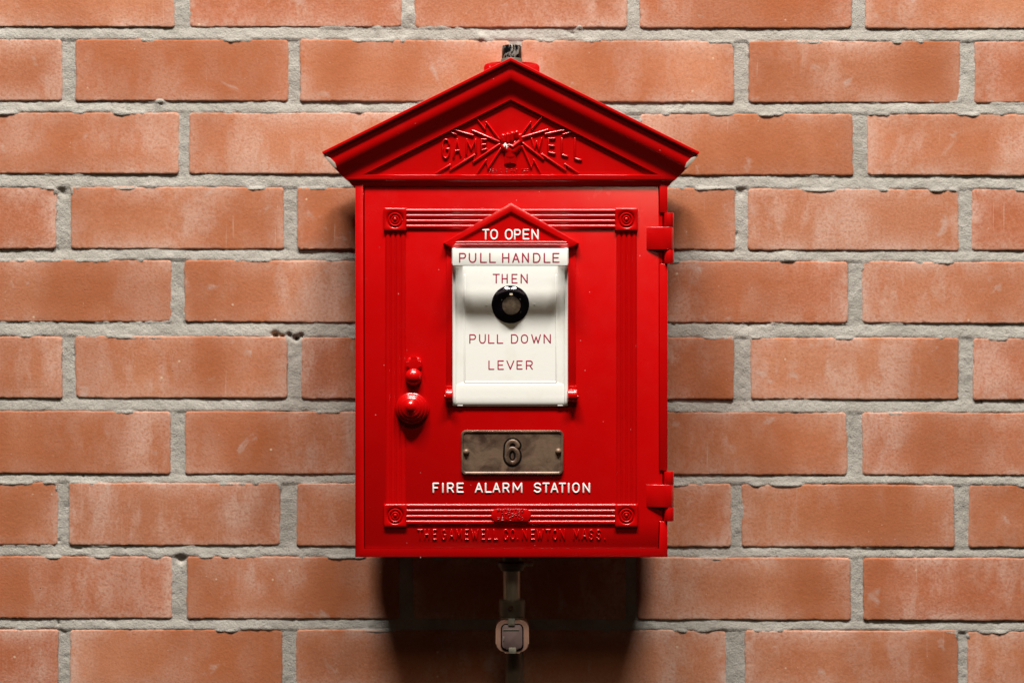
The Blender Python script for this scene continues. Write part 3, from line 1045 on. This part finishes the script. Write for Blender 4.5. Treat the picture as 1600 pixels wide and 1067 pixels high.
text_boxes(bm, 'LEVER', [(403, 449), (472, 521), (539, 600), (616, 663), (687, 740)], 680, 4.85, 562.8, 577.5, 0.95, 0.35, fd(2), levels=2, n=5)
link('red_lettering', bm, CRIMSON, flap, 60)
# faint raised border of the lettered field
bm = bmesh.new()
for p, q in (((726, 430), (726, 597)), ((869, 430), (869, 597)), ((726, 597), (869, 597))):
    capsule(bm, p, q, 1.4, 0.5, fd(2), levels=2, n=4)
lathe(bm, 760, 477, [(1.6, -.3), (1.4, .4), (.4, .6)], fd(2), 12)
lathe(bm, 835, 476, [(1.6, -.3), (1.4, .4), (.4, .6)], fd(2), 12)
link('raised_border', bm, WHITE, flap, 50)

# round dark glass boss
bm = bmesh.new()
R_, a_ = 29.0, 10.5
Rs = (R_ * R_ + a_ * a_) / (2 * a_)
pr = [(29.4, -1), (29.4, .8), (29, 1.2)]
for k in range(1, 15):
    r = 28.6 * (1 - k / 15)
    pr.append((r, 1.0 + a_ - (Rs - math.sqrt(Rs * Rs - r * r))))
pr.append((.3, 1.0 + a_))
lathe(bm, 797.5, 475.5, pr, fd(2), 56)
boss = link('glass_boss', bm, BLACK_GLASS, flap, 40, label='round domed black glass boss')
bm = bmesh.new()  # disc added to carry the painted reflection in the glass
pr2 = []
for r in (14.6, 14.2, 10, 6, 3, .3):
    pr2.append((r, (1.75 if r < 14.5 else .5) + a_ - (Rs - math.sqrt(Rs * Rs - r * r))))
lathe(bm, 799, 477.5, pr2, fd(2), 40)
link('reflection_disc', bm, BOSS_REFLECTION, boss, 40, label='brown disc painted as the reflection in the boss')

for (xa, xb) in ((695.8, 707.6), (887, 902)):
    bm = bmesh.new()
    tube_h(bm, xa, xb, 618, 10.2, dd + 5 * PX, bev=1.2)
    prism(bm, rrect(xa + .6, 603, xb - .6, 618, 1.2, 3), dd - PX, dd + 7 * PX, .6, ds=dd + 5 * PX)
    xo = xa - 1.4 if xa < 800 else xb - .6
    tube_h(bm, xo, xo + 2.2, 620, 3.2, dd + 6 * PX, n=14, bev=.6)
    link('pivot_lug', bm, RED, door, 40)

# ------------------------------------------------------------------ latch
bm = bmesh.new()
pts = arc(647, 588, 13.5, 13.5, 180, 360, 14) + arc(644, 636.5, 26.5, 26, -8, 188, 26)
prism(bm, pts, dd - PX, dd + 3.5 * PX, 0.9, ds=dd)
latch = link('latch', bm, RED, door, 40)
bm = bmesh.new()
pr = [(25, 2), (25, 5.5)]
for k, r0_ in enumerate((24, 20, 16, 12)):
    hh = 15.5 * math.sqrt(max(0, 1 - (r0_ / 26.0) ** 2)) + 2.5
    pr += [(r0_ + .6, hh + .2), (r0_ - .6, hh + 1.3), (r0_ - 2.0, hh + 2.1), (r0_ - 3.0, hh + 2.3)]
pr += [(8.4, 17.8), (7.4, 19.4), (5.4, 20.8), (3, 21.5), (.3, 21.7)]
pr2_ = [pr[0]]
for q_ in pr[1:]:
    if q_[0] <= pr2_[-1][0] and q_[1] >= pr2_[-1][1] - .01:
        pr2_.append(q_)
pr = pr2_
lathe(bm, 643.5, 637.5, pr, dd, 48, off=(-1.5, -3.5))
link('turn_knob', bm, RED, latch, 35)
bm = bmesh.new()
pr = [(11, 2)] + [(13.2 * math.cos(math.radians(a)) + .2, 7 + 12.5 * math.sin(math.radians(a))) for a in range(0, 90, 8)] + [(.3, 19.6)]
pr[0] = (13.4, 2)
lathe(bm, 646.5, 588.5, pr, dd, 36)
link('ball_stud', bm, RED, latch, 60)
bm = bmesh.new()
prism(bm, rrect(635.5, 557.5, 659, 580, 7.5, 8), dd - PX, dd + 10 * PX, 5.2, 5, ds=dd)
link('keeper_block', bm, RED, latch, 40)

# ------------------------------------------------------------------ hinges
for (ya, yb, yc, yd) in ((333, 355, 390, 412), (736, 757.3, 792, 813.5)):
    bm = bmesh.new()
    dk = dp(-3.5)
    # wedge strap: rises from the door to the barrel
    t = [(1010.5, .3), (1013, 1.6), (1036, 7.0), (1044, 7.6), (1049.5, 6.4), (1052.6, 2.5), (1053.4, -3), (1051, -9), (1040, -10)]
    T = [bm.verts.new(U(x, ya + (yb - ya), dd + p * PX, dp(2))) for x, p in t]
    Bq = [bm.verts.new(U(x, yc, dd + p * PX, dp(2))) for x, p in t]
    for k in range(len(t) - 1):
        bm.faces.new([T[k], Bq[k], Bq[k + 1], T[k + 1]])
    T2 = bm.verts.new(U(1010.5, yb, dd - 3 * PX, dp(2)))
    B2 = bm.verts.new(U(1010.5, yc, dd - 3 * PX, dp(2)))
    fa = bm.faces.new([T2] + T)
    fb = bm.faces.new([B2] + Bq)
    bm.faces.new([T[0], T2, B2, Bq[0]])
    bmesh.ops.bevel(bm, geom=[e for e in fa.edges if T2 not in e.verts] + [e for e in fb.edges if B2 not in e.verts], offset=.5 * PX, segments=2, profile=.5, affect='EDGES')
    hinge = link('hinge', bm, RED, box, 35)
    for (u, v) in ((ya, yb - .4), (yc + .4, yd)):
        bm = bmesh.new()
        tube_v(bm, 1045, u, v, 8.0, dk, bev=.8)
        prism(bm, rect(1040, u + 1, 1049, v - 1), dp(-15), dk, 0)
        link('knuckle', bm, RED, hinge, 35)

# scraped flecks of primer along the left seam
for (x, y, l) in ((567.2, 296, 3), (567.3, 303, 2), (567.3, 309, 2.5), (566.6, 360, 1.6), (566.4, 377, 1.2), (566.2, 415, 1.6), (566.4, 427, 2), (562, 339, 1), (566, 840, 1.2), (562, 805, 1.6), (657, 870.4, 2)):
    bm = bmesh.new()
    capsule(bm, (x, y - l / 2), (x + random.uniform(-.3, .3), y + l / 2), .5, .25, dp(0) - .4 * PX, levels=1, n=3)
    link('paint_chip', bm, CHIP_AND_GLARE, housing, 60)

# ------------------------------------------------------------------ conduit under the box
pipe = empty('conduit_pipe', U(800, 1300, 0.045), 'dull steel conduit with a pinkish cast fitting hanging below the red box', 'conduit')
DC = 0.081
bm = bmesh.new()
tube_v(bm, 799.5, 840, 940, 13.2, DC)
link('upper_tube', bm, STEEL, pipe, 35)
bm = bmesh.new()
tube_v(bm, 800, 866, 877, 15.5, DC, bev=1.0)
tube_v(bm, 800, 877.3, 886, 22, DC, bev=1.4)
tube_v(bm, 800, 886.3, 890.5, 18.5, DC, bev=1.0)
nut = link('hub_nut', bm, IRON, pipe, 35)
bm = bmesh.new()
tube_h(bm, 818, 833, 880.5, 3.6, DC + .004, n=16, bev=.8)
link('set_screw', bm, STEEL, nut, 35)
bm = bmesh.new()
tube_v(bm, 800, 936, 962, 20.5, DC, bev=1.6)
tube_v(bm, 800, 962, 976, 20.5, DC, bev=1.2, r1=17)
conn = link('compression_connector', bm, IRON, pipe, 35)
bm = bmesh.new()
lathe(bm, 798, 949.5, [(4.6, -3), (4.6, 1.2), (3.8, 2), (1.6, 2), (1.2, 1), (.4, 1)], DC + 20.5 * S(DC), 18)
link('set_screw', bm, BRONZE, conn, 35)
bm = bmesh.new()
d1 = DC + 20 * S(DC)
pts = rrect(774.5, 968, 826.5, 1020, 15, 8)
prism(bm, pts, DC - 12 * S(DC), d1, 2.2, 3)
fit = link('inspection_fitting', bm, PINK_CAST, pipe, 40)
bm = bmesh.new()
prism(bm, rrect(782.5, 974, 818, 1016, 8), d1 - 2 * PX, d1 + .8 * PX, .4)
link('cover_gasket', bm, DARK, fit, 40)
bm = bmesh.new()
prism(bm, rrect(784.5, 976, 816, 1013.5, 6.5), d1 - 2 * PX, d1 + 2.2 * PX, .8)
link('cover', bm, MAUVE_PLATE, fit, 40)
bm = bmesh.new()
prism(bm, rect(786, 982.5, 811, 984.5), d1, d1 + 2.8 * PX, .2)
prism(bm, rect(786, 994, 788, 1001), d1, d1 + 2.8 * PX, .2)
prism(bm, rrect(794, 966.5, 804.5, 977.5, 1.5, 3), d1 - 2 * PX, d1 + 3.4 * PX, .6)
prism(bm, rrect(795, 1011.5, 806.5, 1021, 1.5, 3), d1 - 2 * PX, d1 + 3.4 * PX, .6)
link('cover_clip', bm, IRON, fit, 40)
bm = bmesh.new()
tube_v(bm, 802, 1017, 1290, 12.2, DC - .012)
link('lower_tube', bm, DULL, pipe, 35)

# conduit stub rising from behind the peak
stub = empty('conduit_stub', U(799.5, 112, 0.02), 'short black conduit stub with chipped lacquer sticking up behind the red peak', 'conduit')
bm = bmesh.new()
tube_v(bm, 799.5, 72, 94, 15.2, 0.036, bev=1.6, r1=15.6)
link('plug', bm, LACQUER, stub, 35)
bm = bmesh.new()
tube_v(bm, 799.5, 92.5, 125, 16.6, 0.036, bev=1.2)
link('collar', bm, IRON, stub, 35)
